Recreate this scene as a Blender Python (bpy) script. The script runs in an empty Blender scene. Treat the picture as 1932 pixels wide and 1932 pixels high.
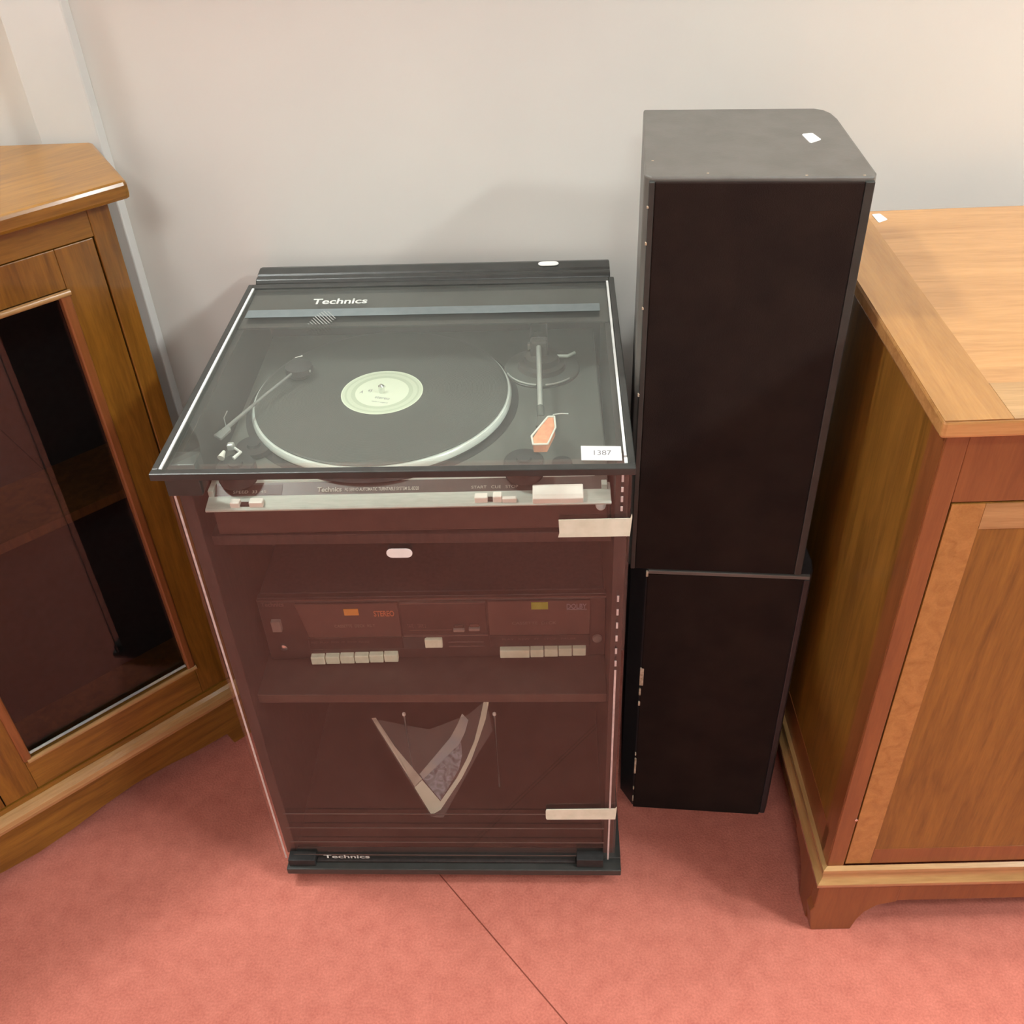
import bpy, bmesh, math, random
from mathutils import Vector, Matrix
random.seed(4)
S = bpy.context.scene
COL = S.collection

# ------------------------------------------------------------------ camera, world, exposure, lamps
CAM_H, PITCH, ROLL, FPX = 1.335, 0.6674, -0.0476, 1893.1
cd = bpy.data.cameras.new('camera'); cam = bpy.data.objects.new('camera', cd); COL.objects.link(cam)
cd.sensor_fit = 'HORIZONTAL'; cd.sensor_width = 36.0; cd.lens = 36.0 * FPX / 1932.0
cd.shift_x = (966 - 964) / 1932.0
cd.clip_start = 0.02; cd.clip_end = 50
fwd = Vector((0, math.cos(PITCH), -math.sin(PITCH)))
rgt0 = Vector((1, 0, 0)); up0 = rgt0.cross(fwd)
c_, s_ = math.cos(ROLL), math.sin(ROLL)
rgt = rgt0 * c_ + up0 * s_
upv = up0 * c_ - rgt0 * s_
cam.matrix_world = Matrix(((rgt.x, upv.x, -fwd.x, 0), (rgt.y, upv.y, -fwd.y, 0), (rgt.z, upv.z, -fwd.z, CAM_H), (0, 0, 0, 1)))
S.camera = cam

w = bpy.data.worlds.new('room_ambient'); S.world = w; w.use_nodes = True
w.node_tree.nodes['Background'].inputs[0].default_value = (1.0, 0.95, 0.88, 1)
w.node_tree.nodes['Background'].inputs[1].default_value = 0.15

S.view_settings.view_transform = 'Standard'; S.view_settings.look = 'None'
S.view_settings.exposure = 0.10; S.view_settings.gamma = 1.0
S.view_settings.use_curve_mapping = False

# ceiling panel lamps: x, y (room frame), width, depth, strength, colour, label
LAMPS = [
    (2.05, 0.30, 0.28, 0.28, 150.0, (.95, 1.0, .97), 'square glowing ceiling light by the right wall, nearer the back wall'),
    (2.30, -0.40, 0.28, 0.28, 200.0, (.95, 1.0, .97), 'square glowing ceiling light by the right wall, farther from the back wall'),
    (-1.00, 1.04, 0.18, 0.18, 270.0, (.95, 1.0, .97), 'square glowing ceiling light above the wooden corner cabinet'),
    (0.00, -1.60, 0.60, 0.60, 34.0, (.95, 1.0, .97), 'square glowing fill light added above the front middle of the carpet'),  # added fill lamp to brighten the cabinet inside and near carpet
    (0.75, 0.45, 0.30, 0.30, 34.0, (.95, 1.0, .97), 'square glowing fill light added above the sideboard'),  # added fill lamp, stands for no known fitting
]

# ------------------------------------------------------------------ materials
def mat(name, col, rough=0.6, metal=0.0, spec=0.5, build=None, coat=0.0):
    m = bpy.data.materials.new(name); m.use_nodes = True
    nt = m.node_tree; b = nt.nodes['Principled BSDF']
    b.inputs['Base Color'].default_value = (*col, 1); b.inputs['Roughness'].default_value = rough
    b.inputs['Metallic'].default_value = metal; b.inputs['Specular IOR Level'].default_value = spec
    b.inputs['Coat Weight'].default_value = coat; b.inputs['Coat Roughness'].default_value = 0.08
    if build: build(nt, b)
    return m

def noise_col(c1, c2, scale, stretch=(1, 1, 1), detail=4.0, bump=0.0, bscale=None, lo=0.35, hi=0.65, dist=0.0, bdist=0.001):
    def f(nt, b):
        n = nt.nodes; l = nt.links
        tc = n.new('ShaderNodeTexCoord'); mp = n.new('ShaderNodeMapping'); mp.inputs['Scale'].default_value = stretch
        l.new(tc.outputs['Object'], mp.inputs['Vector'])
        t = n.new('ShaderNodeTexNoise'); t.inputs['Scale'].default_value = scale; t.inputs['Detail'].default_value = detail
        t.inputs['Distortion'].default_value = dist
        l.new(mp.outputs[0], t.inputs['Vector'])
        r = n.new('ShaderNodeValToRGB'); r.color_ramp.elements[0].position = lo; r.color_ramp.elements[1].position = hi
        r.color_ramp.elements[0].color = (*c1, 1); r.color_ramp.elements[1].color = (*c2, 1)
        l.new(t.outputs['Fac'], r.inputs[0]); l.new(r.outputs[0], b.inputs['Base Color'])
        if bump:
            t2 = n.new('ShaderNodeTexNoise'); t2.inputs['Scale'].default_value = bscale or scale; t2.inputs['Detail'].default_value = 3
            l.new(mp.outputs[0], t2.inputs['Vector'])
            bp = n.new('ShaderNodeBump'); bp.inputs['Strength'].default_value = bump; bp.inputs['Distance'].default_value = bdist
            l.new(t2.outputs['Fac'], bp.inputs['Height']); l.new(bp.outputs[0], b.inputs['Normal'])
    return f

def carpet_nodes(nt, b):
    n = nt.nodes; l = nt.links
    tc = n.new('ShaderNodeTexCoord')
    fine = n.new('ShaderNodeTexNoise'); fine.inputs['Scale'].default_value = 330; fine.inputs['Detail'].default_value = 3
    mid = n.new('ShaderNodeTexNoise'); mid.inputs['Scale'].default_value = 42; mid.inputs['Detail'].default_value = 6
    big = n.new('ShaderNodeTexNoise'); big.inputs['Scale'].default_value = 7; big.inputs['Detail'].default_value = 4
    for t in (fine, mid, big): l.new(tc.outputs['Object'], t.inputs['Vector'])
    m1 = n.new('ShaderNodeMath'); m1.operation = 'MULTIPLY_ADD'; m1.inputs[1].default_value = 0.45; l.new(fine.outputs['Fac'], m1.inputs[0])
    m2 = n.new('ShaderNodeMath'); m2.operation = 'MULTIPLY_ADD'; m2.inputs[1].default_value = 0.35; l.new(mid.outputs['Fac'], m2.inputs[0])
    m3 = n.new('ShaderNodeMath'); m3.operation = 'MULTIPLY'; m3.inputs[1].default_value = 0.2; l.new(big.outputs['Fac'], m3.inputs[0])
    l.new(m3.outputs[0], m2.inputs[2]); l.new(m2.outputs[0], m1.inputs[2])
    r = n.new('ShaderNodeValToRGB'); r.color_ramp.elements[0].position = 0.36; r.color_ramp.elements[1].position = 0.64
    r.color_ramp.elements[0].color = (0.47, 0.136, 0.099, 1); r.color_ramp.elements[1].color = (0.66, 0.222, 0.164, 1)
    l.new(m1.outputs[0], r.inputs[0]); l.new(r.outputs[0], b.inputs['Base Color'])
    bp = n.new('ShaderNodeBump'); bp.inputs['Strength'].default_value = 0.5; bp.inputs['Distance'].default_value = 0.002
    l.new(fine.outputs['Fac'], bp.inputs['Height']); l.new(bp.outputs[0], b.inputs['Normal'])
    b.inputs['Sheen Weight'].default_value = 0.2

def thin_glass(name, tint, ior=1.5, rough=0.0, extra=1.0, film_amt=0.0, film_col=(.8, .8, .78)):
    """pane material: clear transmission plus a Fresnel mirror on both faces"""
    m = bpy.data.materials.new(name); m.use_nodes = True; nt = m.node_tree; n = nt.nodes; l = nt.links
    n.remove(n['Principled BSDF'])
    tr = n.new('ShaderNodeBsdfTransparent'); tr.inputs[0].default_value = (*tint, 1)
    gl = n.new('ShaderNodeBsdfGlossy'); gl.inputs['Roughness'].default_value = rough; gl.inputs['Color'].default_value = (extra, extra, extra, 1)
    fr = n.new('ShaderNodeFresnel'); fr.inputs['IOR'].default_value = ior
    # the Fresnel node inverts the index on back faces; use the geometric incidence so both faces act alike
    geo = n.new('ShaderNodeNewGeometry'); 
    mx = n.new('ShaderNodeMixShader')
    dt = n.new('ShaderNodeVectorMath'); dt.operation = 'DOT_PRODUCT'
    l.new(geo.outputs['Incoming'], dt.inputs[0]); l.new(geo.outputs['Normal'], dt.inputs[1])
    ab = n.new('ShaderNodeMath'); ab.operation = 'ABSOLUTE'; l.new(dt.outputs['Value'], ab.inputs[0])
    om = n.new('ShaderNodeMath'); om.operation = 'SUBTRACT'; om.inputs[0].default_value = 1; l.new(ab.outputs[0], om.inputs[1])
    pw = n.new('ShaderNodeMath'); pw.operation = 'POWER'; pw.inputs[1].default_value = 5; l.new(om.outputs[0], pw.inputs[0])
    r0 = ((ior - 1) / (ior + 1)) ** 2
    ma = n.new('ShaderNodeMath'); ma.operation = 'MULTIPLY_ADD'; ma.inputs[1].default_value = 1 - r0; ma.inputs[2].default_value = r0
    l.new(pw.outputs[0], ma.inputs[0])
    l.new(ma.outputs[0], mx.inputs[0]); l.new(tr.outputs[0], mx.inputs[1]); l.new(gl.outputs[0], mx.inputs[2])
    n.remove(fr)
    if film_amt:
        # a faint matt film of pale colour over the pane
        df = n.new('ShaderNodeBsdfDiffuse'); df.inputs[0].default_value = (*film_col, 1)
        tc = n.new('ShaderNodeTexCoord'); tn = n.new('ShaderNodeTexNoise'); tn.inputs['Scale'].default_value = 5; tn.inputs['Detail'].default_value = 5
        l.new(tc.outputs['Object'], tn.inputs['Vector'])
        mr = n.new('ShaderNodeMapRange'); mr.inputs['From Min'].default_value = .3; mr.inputs['From Max'].default_value = .7
        mr.inputs['To Min'].default_value = film_amt * .75; mr.inputs['To Max'].default_value = film_amt * 1.25; l.new(tn.outputs['Fac'], mr.inputs['Value'])
        m2 = n.new('ShaderNodeMixShader'); l.new(mr.outputs[0], m2.inputs[0]); l.new(mx.outputs[0], m2.inputs[1]); l.new(df.outputs[0], m2.inputs[2]); mx = m2
    l.new(mx.outputs[0], n['Material Output'].inputs[0])
    return m

def emit(name, col, st):
    m = bpy.data.materials.new(name); m.use_nodes = True; nt = m.node_tree
    e = nt.nodes.new('ShaderNodeEmission'); e.inputs[0].default_value = (*col, 1); e.inputs[1].default_value = st
    nt.links.new(e.outputs[0], nt.nodes['Material Output'].inputs[0]); return m

def wood(name, dark, light, axis='z', rough=0.35, scale=9, coat=0.3):
    st = {'z': (6, 6, 0.5), 'x': (0.5, 6, 6), 'y': (6, 0.5, 6)}[axis]
    def f(nt, b):
        n = nt.nodes; l = nt.links
        tc = n.new('ShaderNodeTexCoord'); mp = n.new('ShaderNodeMapping'); mp.inputs['Scale'].default_value = st
        l.new(tc.outputs['Object'], mp.inputs['Vector'])
        t = n.new('ShaderNodeTexNoise'); t.inputs['Scale'].default_value = scale; t.inputs['Detail'].default_value = 8; t.inputs['Distortion'].default_value = 1.2
        l.new(mp.outputs[0], t.inputs['Vector'])
        t2 = n.new('ShaderNodeTexNoise'); t2.inputs['Scale'].default_value = scale * 9; t2.inputs['Detail'].default_value = 3
        l.new(mp.outputs[0], t2.inputs['Vector'])
        a = n.new('ShaderNodeMath'); a.operation = 'MULTIPLY_ADD'; a.inputs[1].default_value = 0.3
        l.new(t2.outputs['Fac'], a.inputs[0]); 
        a0 = n.new('ShaderNodeMath'); a0.operation = 'MULTIPLY'; a0.inputs[1].default_value = 0.7; l.new(t.outputs['Fac'], a0.inputs[0])
        l.new(a0.outputs[0], a.inputs[2])
        r = n.new('ShaderNodeValToRGB'); r.color_ramp.elements[0].position = 0.33; r.color_ramp.elements[1].position = 0.66
        r.color_ramp.elements[0].color = (*dark, 1); r.color_ramp.elements[1].color = (*light, 1)
        l.new(a.outputs[0], r.inputs[0]); l.new(r.outputs[0], b.inputs['Base Color'])
    return mat(name, light, rough, build=f, coat=coat)

M = dict(
    wall=mat('wall_paint', (.78, .75, .70), .75, build=noise_col((.76, .73, .685), (.80, .77, .72), 3, bump=.15, bscale=90)),
    farwall=mat('dark_far_wall', (.16, .12, .09), .7, build=noise_col((.13, .095, .07), (.2, .15, .11), 6)),  # unseen walls coloured dark to cut the bounced light
    ceil=mat('ceiling_paint', (.5, .49, .47), .9, build=noise_col((.48, .47, .45), (.52, .51, .49), 4)),
    trim=mat('trim_paint', (.72, .72, .70), .45, build=noise_col((.70, .70, .68), (.75, .75, .73), 8)),
    rail=mat('rail_paint', (.7, .62, .5), .5, build=noise_col((.66, .58, .46), (.72, .64, .52), 8)),
    carpet=mat('red_carpet', (.6, .18, .13), .95, spec=.1, build=carpet_nodes),
    seam=mat('carpet_seam', (.22, .06, .04), .95, spec=.1, build=noise_col((.2, .05, .035), (.27, .075, .05), 60)),
    black=mat('black_plastic', (.040, .041, .038), .36, build=noise_col((.036, .037, .034), (.045, .046, .043), 60)),
    ash=mat('black_ash', (.030, .024, .022), .5, build=noise_col((.022, .017, .016), (.036, .028, .026), 25, (8, 8, 1))),
    inner=mat('dark_interior', (.026, .018, .015), .8, spec=.2, build=noise_col((.020, .014, .012), (.032, .022, .018), 12)),
    shelf=mat('dark_shelf', (.05, .036, .030), .45, build=noise_col((.045, .032, .027), (.058, .042, .035), 40)),
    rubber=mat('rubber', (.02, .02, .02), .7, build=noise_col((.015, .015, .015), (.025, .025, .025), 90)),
    silver=mat('silver_trim', (.86, .88, .86), .35, metal=.2, build=noise_col((.82, .84, .82), (.9, .92, .9), 50)),
    pinktrim=mat('worn_trim', (.62, .56, .54), .4, metal=.2, build=noise_col((.55, .49, .47), (.7, .64, .62), 80)),
    chrome=mat('chrome', (.78, .80, .78), .22, metal=1.0, build=noise_col((.75, .77, .75), (.82, .84, .82), 20)),
    rim=mat('platter_rim', (.80, .84, .80), .2, metal=.15, build=noise_col((.78, .82, .78), (.84, .88, .84), 20)),
    arm=mat('tube_metal', (.66, .68, .65), .35, metal=.5, build=noise_col((.62, .64, .61), (.7, .72, .69), 30)),
    dimarm=mat('dull_tube', (.22, .22, .21), .5, build=noise_col((.2, .2, .19), (.25, .25, .24), 30)),
    ttdeck=mat('deck_grey', (.105, .108, .098), .42, build=noise_col((.10, .103, .093), (.113, .116, .106), 70)),
    ttsilver=mat('deck_silver', (.48, .53, .48), .38, metal=.25, build=noise_col((.45, .5, .45), (.51, .56, .51), 60, (1, 6, 6))),
    ttpanel=mat('control_panel', (.075, .066, .060), .35, build=noise_col((.07, .061, .055), (.08, .071, .065), 60)),
    button=mat('bright_button', (.86, .85, .78), .4, build=noise_col((.83, .82, .75), (.89, .88, .81), 60)),
    vinyl=mat('record_vinyl', (.075, .078, .072), .33),
    label=mat('record_label', (.70, .76, .60), .6),
    cream=mat('cream_key', (.80, .80, .62), .45, build=noise_col((.76, .76, .58), (.84, .84, .66), 120)),
    fascia=mat('deck_fascia', (.040, .024, .020), .4, build=noise_col((.036, .021, .018), (.044, .027, .023), 60)),
    window=mat('deck_window', (.075, .043, .036), .22, build=noise_col((.07, .04, .033), (.08, .046, .039), 20)),
    dullkey=mat('dull_key', (.24, .18, .155), .5, build=noise_col((.22, .165, .14), (.26, .195, .17), 90)),
    orange=mat('orange_print', (.62, .26, .045), .6, build=noise_col((.58, .24, .04), (.66, .28, .05), 90)),
    red=mat('red_print', (.42, .13, .06), .6, build=noise_col((.4, .12, .05), (.45, .145, .07), 90)),
    green=mat('green_print', (.34, .36, .04), .6, build=noise_col((.32, .34, .035), (.37, .39, .05), 90)),
    lilac=mat('pale_print', (.22, .17, .20), .6, build=noise_col((.2, .155, .18), (.24, .185, .22), 90)),
    faint=mat('faint_print', (.13, .082, .07), .6, build=noise_col((.12, .075, .064), (.14, .09, .077), 90)),
    ink=mat('grey_ink', (.22, .22, .23), .7, build=noise_col((.20, .20, .21), (.24, .24, .25), 90)),
    logo=mat('logo_print', (.62, .64, .60), .5, build=noise_col((.6, .62, .58), (.65, .67, .63), 90)),
    logodim=mat('panel_print', (.40, .38, .33), .5, build=noise_col((.38, .36, .31), (.43, .41, .36), 90)),
    band=mat('printed_band', (.17, .20, .205), .4, build=noise_col((.16, .19, .195), (.18, .21, .215), 90)),
    bandblack=mat('printed_black', (.015, .015, .014), .3, build=noise_col((.012, .012, .011), (.018, .018, .017), 50)),
    stripe=mat('printed_stripe', (.105, .068, .058), .5, build=noise_col((.09, .058, .05), (.12, .078, .067), 30)),
    emblem=mat('emblem_print', (.34, .35, .33), .6, build=noise_col((.33, .34, .32), (.36, .37, .35), 90)),
    white=mat('sticker_white', (.88, .88, .86), .6, build=noise_col((.86, .86, .84), (.9, .9, .88), 90)),
    tape=mat('cream_tape', (.76, .78, .64), .6, build=noise_col((.70, .73, .58), (.80, .82, .68), 60, bump=.2)),
    paper=mat('card_edge', (.86, .86, .68), .6, build=noise_col((.82, .82, .64), (.9, .9, .72), 60)),
    paperdim=mat('dull_card', (.55, .5, .4), .7, build=noise_col((.5, .45, .36), (.68, .62, .5), 40)),  # duller than the card edge it continues
    blue=mat('blue_picture', (.2, .23, .27), .3, build=noise_col((.06, .07, .085), (.34, .40, .46), 60, dist=2)),
    grey=mat('grey_sheet', (.4, .42, .40), .4, build=noise_col((.34, .39, .43), (.5, .48, .42), 30)),
    spk=mat('speaker_vinyl', (.13, .12, .11), .42, build=noise_col((.12, .112, .10), (.145, .135, .122), 30, bump=.1, bscale=300)),
    spkdark=mat('speaker_rail', (.040, .042, .038), .45, build=noise_col((.036, .038, .034), (.045, .047, .043), 80)),
    lowspk=mat('lower_speaker_vinyl', (.030, .026, .028), .45, build=noise_col((.026, .022, .024), (.034, .03, .032), 80)),
    grille=mat('grille_cloth', (.024, .0155, .0135), .95, spec=.1, build=noise_col((.021, .0135, .012), (.029, .0185, .0155), 14, bump=.4, bscale=900)),
    chip=mat('bare_board', (.52, .40, .27), .8, build=noise_col((.45, .34, .22), (.7, .58, .45), 200)),
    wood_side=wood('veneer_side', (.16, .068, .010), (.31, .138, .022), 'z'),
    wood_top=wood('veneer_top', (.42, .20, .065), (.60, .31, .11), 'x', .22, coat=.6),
    wood_band=wood('veneer_band', (.33, .15, .035), (.46, .22, .06), 'y', .25, coat=.6),
    wood_stile=wood('mahogany_stile', (.20, .065, .02), (.29, .10, .03), 'z', .3),
    wood_dark=wood('dark_yew', (.11, .04, .010), (.24, .095, .02), 'z', .3),
    wood_gold=wood('golden_yew', (.13, .050, .006), (.27, .115, .015), 'z', .28, coat=.4),
    wood_gold_h=wood('golden_rail', (.16, .066, .009), (.31, .14, .020), 'x', .28, coat=.4),
    mould=wood('pale_moulding', (.34, .185, .07), (.52, .30, .12), 'x', .25, coat=.7),
    mould_y=wood('pale_moulding_side', (.34, .185, .07), (.52, .30, .12), 'y', .25, coat=.7),
    lid_glass=thin_glass('clear_glass', (.95, .97, .95), film_amt=.028, film_col=(.76, .82, .76)),
    door_glass=thin_glass('smoked_glass', (.97, .96, .95), film_amt=.004),
    cab_glass=thin_glass('display_glass', (.7, .7, .7)),
    sleeve=thin_glass('plastic_sleeve', (.97, .97, .97), 1.4, .15, film_amt=.05),
)

def record_nodes():
    m = M['vinyl']; nt = m.node_tree; n = nt.nodes; l = nt.links; b = n['Principled BSDF']
    tc = n.new('ShaderNodeTexCoord'); sp = n.new('ShaderNodeVectorMath'); sp.operation = 'LENGTH'
    mu = n.new('ShaderNodeVectorMath'); mu.operation = 'MULTIPLY'; mu.inputs[1].default_value = (1, 1, 0)
    l.new(tc.outputs['Object'], mu.inputs[0]); l.new(mu.outputs[0], sp.inputs[0])
    k = n.new('ShaderNodeMath'); k.operation = 'MULTIPLY'; k.inputs[1].default_value = 4200; l.new(sp.outputs['Value'], k.inputs[0])
    s = n.new('ShaderNodeMath'); s.operation = 'SINE'; l.new(k.outputs[0], s.inputs[0])
    bp = n.new('ShaderNodeBump'); bp.inputs['Strength'].default_value = .25; bp.inputs['Distance'].default_value = .0003
    l.new(s.outputs[0], bp.inputs['Height']); l.new(bp.outputs[0], b.inputs['Normal'])
    m = M['label']; nt = m.node_tree; n = nt.nodes; l = nt.links; b = n['Principled BSDF']
    tc = n.new('ShaderNodeTexCoord'); mu = n.new('ShaderNodeVectorMath'); mu.operation = 'MULTIPLY'; mu.inputs[1].default_value = (1, 1, 0)
    sp = n.new('ShaderNodeVectorMath'); sp.operation = 'LENGTH'
    l.new(tc.outputs['Object'], mu.inputs[0]); l.new(mu.outputs[0], sp.inputs[0])
    k = n.new('ShaderNodeMath'); k.operation = 'MULTIPLY'; k.inputs[1].default_value = 20; l.new(sp.outputs['Value'], k.inputs[0])
    r = n.new('ShaderNodeValToRGB'); r.color_ramp.interpolation = 'CONSTANT'; e = r.color_ramp.elements
    hi, lo, md = (.80, .84, .68, 1), (.56, .62, .47, 1), (.66, .71, .56, 1)
    e[0].position = 0; e[0].color = hi; e[1].position = .64; e[1].color = lo
    for p_, c in ((.74, md), (.84, lo), (.89, md), (.95, hi)): x = e.new(p_); x.color = c
    l.new(k.outputs[0], r.inputs[0]); l.new(r.outputs[0], b.inputs['Base Color'])
record_nodes()

# ------------------------------------------------------------------ frames: X, Y, yaw, scale, dz
CAB = (-.1132, .8339, -.0586, 1.0, -.0549)
SPK = (.1505 * .9605, .9821 * .9605, -.1306, .9605, 0)
SBD = (.4043 * .9605, .7563 * .9605, -.0267, .9605, 0)
COR = (-.461 * .9605, 1.177 * .9605, .698, .9605, 0)
ROOM = (0, 0, -.045, 1.0, 0)

class Thing:
    def __init__(s, name, frame, origin, label=None, cat=None, group=None, kind=None):
        s.frame = frame; s.o = Vector(origin); X, Y, a, k, dz = frame
        e = bpy.data.objects.new(name, None); COL.objects.link(e); e.empty_display_size = .05
        x, y, z = (v * k for v in origin)
        e.location = (X + x * math.cos(a) - y * math.sin(a), Y + x * math.sin(a) + y * math.cos(a), z + dz)
        e.rotation_euler = (0, 0, a); e.scale = (k, k, k)
        if label: e['label'] = label
        if cat: e['category'] = cat
        if group: e['group'] = group
        if kind: e['kind'] = kind
        s.e = e

class MB:
    """collects shapes given in a frame's own coordinates and links them as one mesh object"""
    def __init__(s): s.bm = bmesh.new()
    def box(s, x0, x1, y0, y1, z0, z1, rot=None):
        vs = [s.bm.verts.new((x, y, z)) for x in (x0, x1) for y in (y0, y1) for z in (z0, z1)]
        for f in ((0, 1, 3, 2), (4, 6, 7, 5), (0, 4, 5, 1), (2, 3, 7, 6), (0, 2, 6, 4), (1, 5, 7, 3)):
            s.bm.faces.new([vs[i] for i in f])
        if rot:
            c, ang = rot; bmesh.ops.rotate(s.bm, verts=vs, cent=c, matrix=Matrix.Rotation(ang, 3, 'Z'))
        return s
    def prism(s, poly, axis, a0, a1):
        """poly: 2-D points in the two other axes (x,y) / (x,z) / (y,z)"""
        def P(p, a): return {'z': (p[0], p[1], a), 'y': (p[0], a, p[1]), 'x': (a, p[0], p[1])}[axis]
        A = [s.bm.verts.new(P(p, a0)) for p in poly]; B = [s.bm.verts.new(P(p, a1)) for p in poly]
        n = len(poly); s.bm.faces.new(A); s.bm.faces.new(B[::-1])
        for i in range(n): s.bm.faces.new((A[i], B[i], B[(i + 1) % n], A[(i + 1) % n]))
        return s
    def lathe(s, c, prof, n=48, ax=None):
        """prof: (radius, height) pairs, revolved about z at c; ax: optional axis vector"""
        c = Vector(c); q = Vector((0, 0, 1)).rotation_difference(Vector(ax)) if ax else None
        rings = []
        for r, h in prof:
            ring = []
            for i in range(n):
                t = 2 * math.pi * i / n; v = Vector((r * math.cos(t), r * math.sin(t), h))
                if q: v = q @ v
                ring.append(s.bm.verts.new(c + v))
            rings.append(ring)
        for a, b in zip(rings, rings[1:]):
            for i in range(n): s.bm.faces.new((a[i], a[(i + 1) % n], b[(i + 1) % n], b[i]))
        s.bm.faces.new(rings[0][::-1]); s.bm.faces.new(rings[-1])
        return s
    def tube(s, pts, r, n=10):
        pts = [Vector(p) for p in pts]; rs = r if isinstance(r, (list, tuple)) else [r] * len(pts); rings = []
        for i, p in enumerate(pts):
            d = (pts[min(i + 1, len(pts) - 1)] - pts[max(i - 1, 0)]).normalized()
            u = d.cross(Vector((0, 0, 1)));
            if u.length < 1e-3: u = d.cross(Vector((0, 1, 0)))
            u.normalize(); v = d.cross(u)
            rings.append([s.bm.verts.new(p + (u * math.cos(t) + v * math.sin(t)) * rs[i]) for t in (2 * math.pi * k / n for k in range(n))])
        for a, b in zip(rings, rings[1:]):
            for i in range(n): s.bm.faces.new((a[i], a[(i + 1) % n], b[(i + 1) % n], b[i]))
        s.bm.faces.new(rings[0][::-1]); s.bm.faces.new(rings[-1]); return s
    def sheet(s, pts, nrm, t):
        """flat polygon in 3-D with thickness t along nrm"""
        nrm = Vector(nrm).normalized() * t
        A = [s.bm.verts.new(p) for p in pts]; B = [s.bm.verts.new(Vector(p) + nrm) for p in pts]; n = len(pts)
        s.bm.faces.new(A); s.bm.faces.new(B[::-1])
        for i in range(n): s.bm.faces.new((A[i], B[i], B[(i + 1) % n], A[(i + 1) % n]))
        return s
    def build(s, name, m, thing, parent=None, bevel=0, smooth=False, label=None, seg=2, kind=None):
        bmesh.ops.recalc_face_normals(s.bm, faces=s.bm.faces)
        bmesh.ops.translate(s.bm, verts=s.bm.verts, vec=-thing.o)
        me = bpy.data.meshes.new(name); s.bm.to_mesh(me); s.bm.free()
        me.materials.append(M[m] if isinstance(m, str) else m)
        o = bpy.data.objects.new(name, me); COL.objects.link(o); o.parent = parent or thing.e
        if smooth:
            for p in me.polygons: p.use_smooth = True
            me.set_sharp_from_angle(angle=math.radians(40))
        if bevel:
            b = o.modifiers.new('soft_edge', 'BEVEL'); b.width = bevel; b.segments = seg; b.limit_method = 'ANGLE'; b.angle_limit = math.radians(35)
        if label: o['label'] = label
        if kind: o['kind'] = kind
        return o

def text(body, name, m, thing, org, xd, yd, width, height=None, parent=None, depth=.0002, bold=0.0, shear=0, label=None):
    """lettering as a mesh; org: lower left corner, xd / yd: reading and up directions, in the frame"""
    cu = bpy.data.curves.new('lettering', 'FONT'); cu.body = body; cu.size = 1; cu.extrude = .0; cu.offset = bold; cu.shear = shear
    t = bpy.data.objects.new('lettering', cu); COL.objects.link(t)
    bpy.context.view_layer.update()
    me = bpy.data.meshes.new_from_object(t.evaluated_get(bpy.context.evaluated_depsgraph_get()))
    bpy.data.objects.remove(t); bpy.data.curves.remove(cu)
    xs = [v.co.x for v in me.vertices]; ys = [v.co.y for v in me.vertices]
    x0, y0 = min(xs), min(ys); k = width / (max(xs) - x0); ky = (height / (max(ys) - y0)) if height else k
    xd = Vector(xd).normalized(); yd = Vector(yd).normalized(); nd = xd.cross(yd); org = Vector(org) - thing.o
    for v in me.vertices: v.co = org + xd * ((v.co.x - x0) * k) + yd * ((v.co.y - y0) * ky) + nd * depth
    me.materials.clear(); me.materials.append(M[m]); me.name = name
    o = bpy.data.objects.new(name, me); COL.objects.link(o); o.parent = parent or thing.e
    if label: o['label'] = label
    return o

def oval(cx, cy, w_, h_, n=8):
    r = h_ / 2; pts = []
    for k in range(n + 1): a = -math.pi / 2 + math.pi * k / n; pts.append((cx + w_ / 2 - r + r * math.cos(a), cy + r * math.sin(a)))
    for k in range(n + 1): a = math.pi / 2 + math.pi * k / n; pts.append((cx - w_ / 2 + r + r * math.cos(a), cy + r * math.sin(a)))
    return pts

# ------------------------------------------------------------------ the room
def struct(name, mb, m, **kw):
    t = type('F', (), {})(); t.o = Vector((0, 0, 0)); t.e = None; t.frame = ROOM
    o = mb.build(name, m, t, **kw); o['kind'] = 'structure'; o.rotation_euler = (0, 0, ROOM[2]); return o
WY, XL, XR, YF, CZ = 1.28, -1.34, 2.6, -2.6, 2.55
floor = struct('floor', MB().box(XL - .1, XR + .1, YF - .1, WY + .1, -.06, 0), 'carpet')
struct('wall_back', MB().box(XL - .1, XR + .1, WY, WY + .1, 0, CZ), 'wall')
struct('wall_left', MB().box(XL - .1, XL, YF, WY, 0, CZ), 'wall')
struct('wall_right', MB().box(XR, XR + .1, YF, WY, 0, CZ), 'farwall')
struct('wall_front', MB().box(XL - .1, XR + .1, YF - .1, YF, 0, CZ), 'farwall')
struct('ceiling', MB().box(XL - .1, XR + .1, YF - .1, WY + .1, CZ, CZ + .1), 'ceil')
# white boxed-in pipe run on the back wall and an added, unseen rail that casts the shadow across the wall top
def room_xy(x, y): a = -ROOM[2]; return (x * math.cos(a) - y * math.sin(a), x * math.sin(a) + y * math.cos(a))
tx_ = room_xy(-.487, 1.302)[0]
struct('trim_1', MB().box(tx_ - .075, tx_, WY - .024, WY, 0, CZ), 'trim', bevel=.002)
struct('shadow_rail', MB().prism([(WY, 1.235), (WY - .03, 1.245), (WY - .035, 1.27), (WY - .02, 1.29), (WY, 1.295)], 'x', XL, .55), 'rail', bevel=.003)
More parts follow.
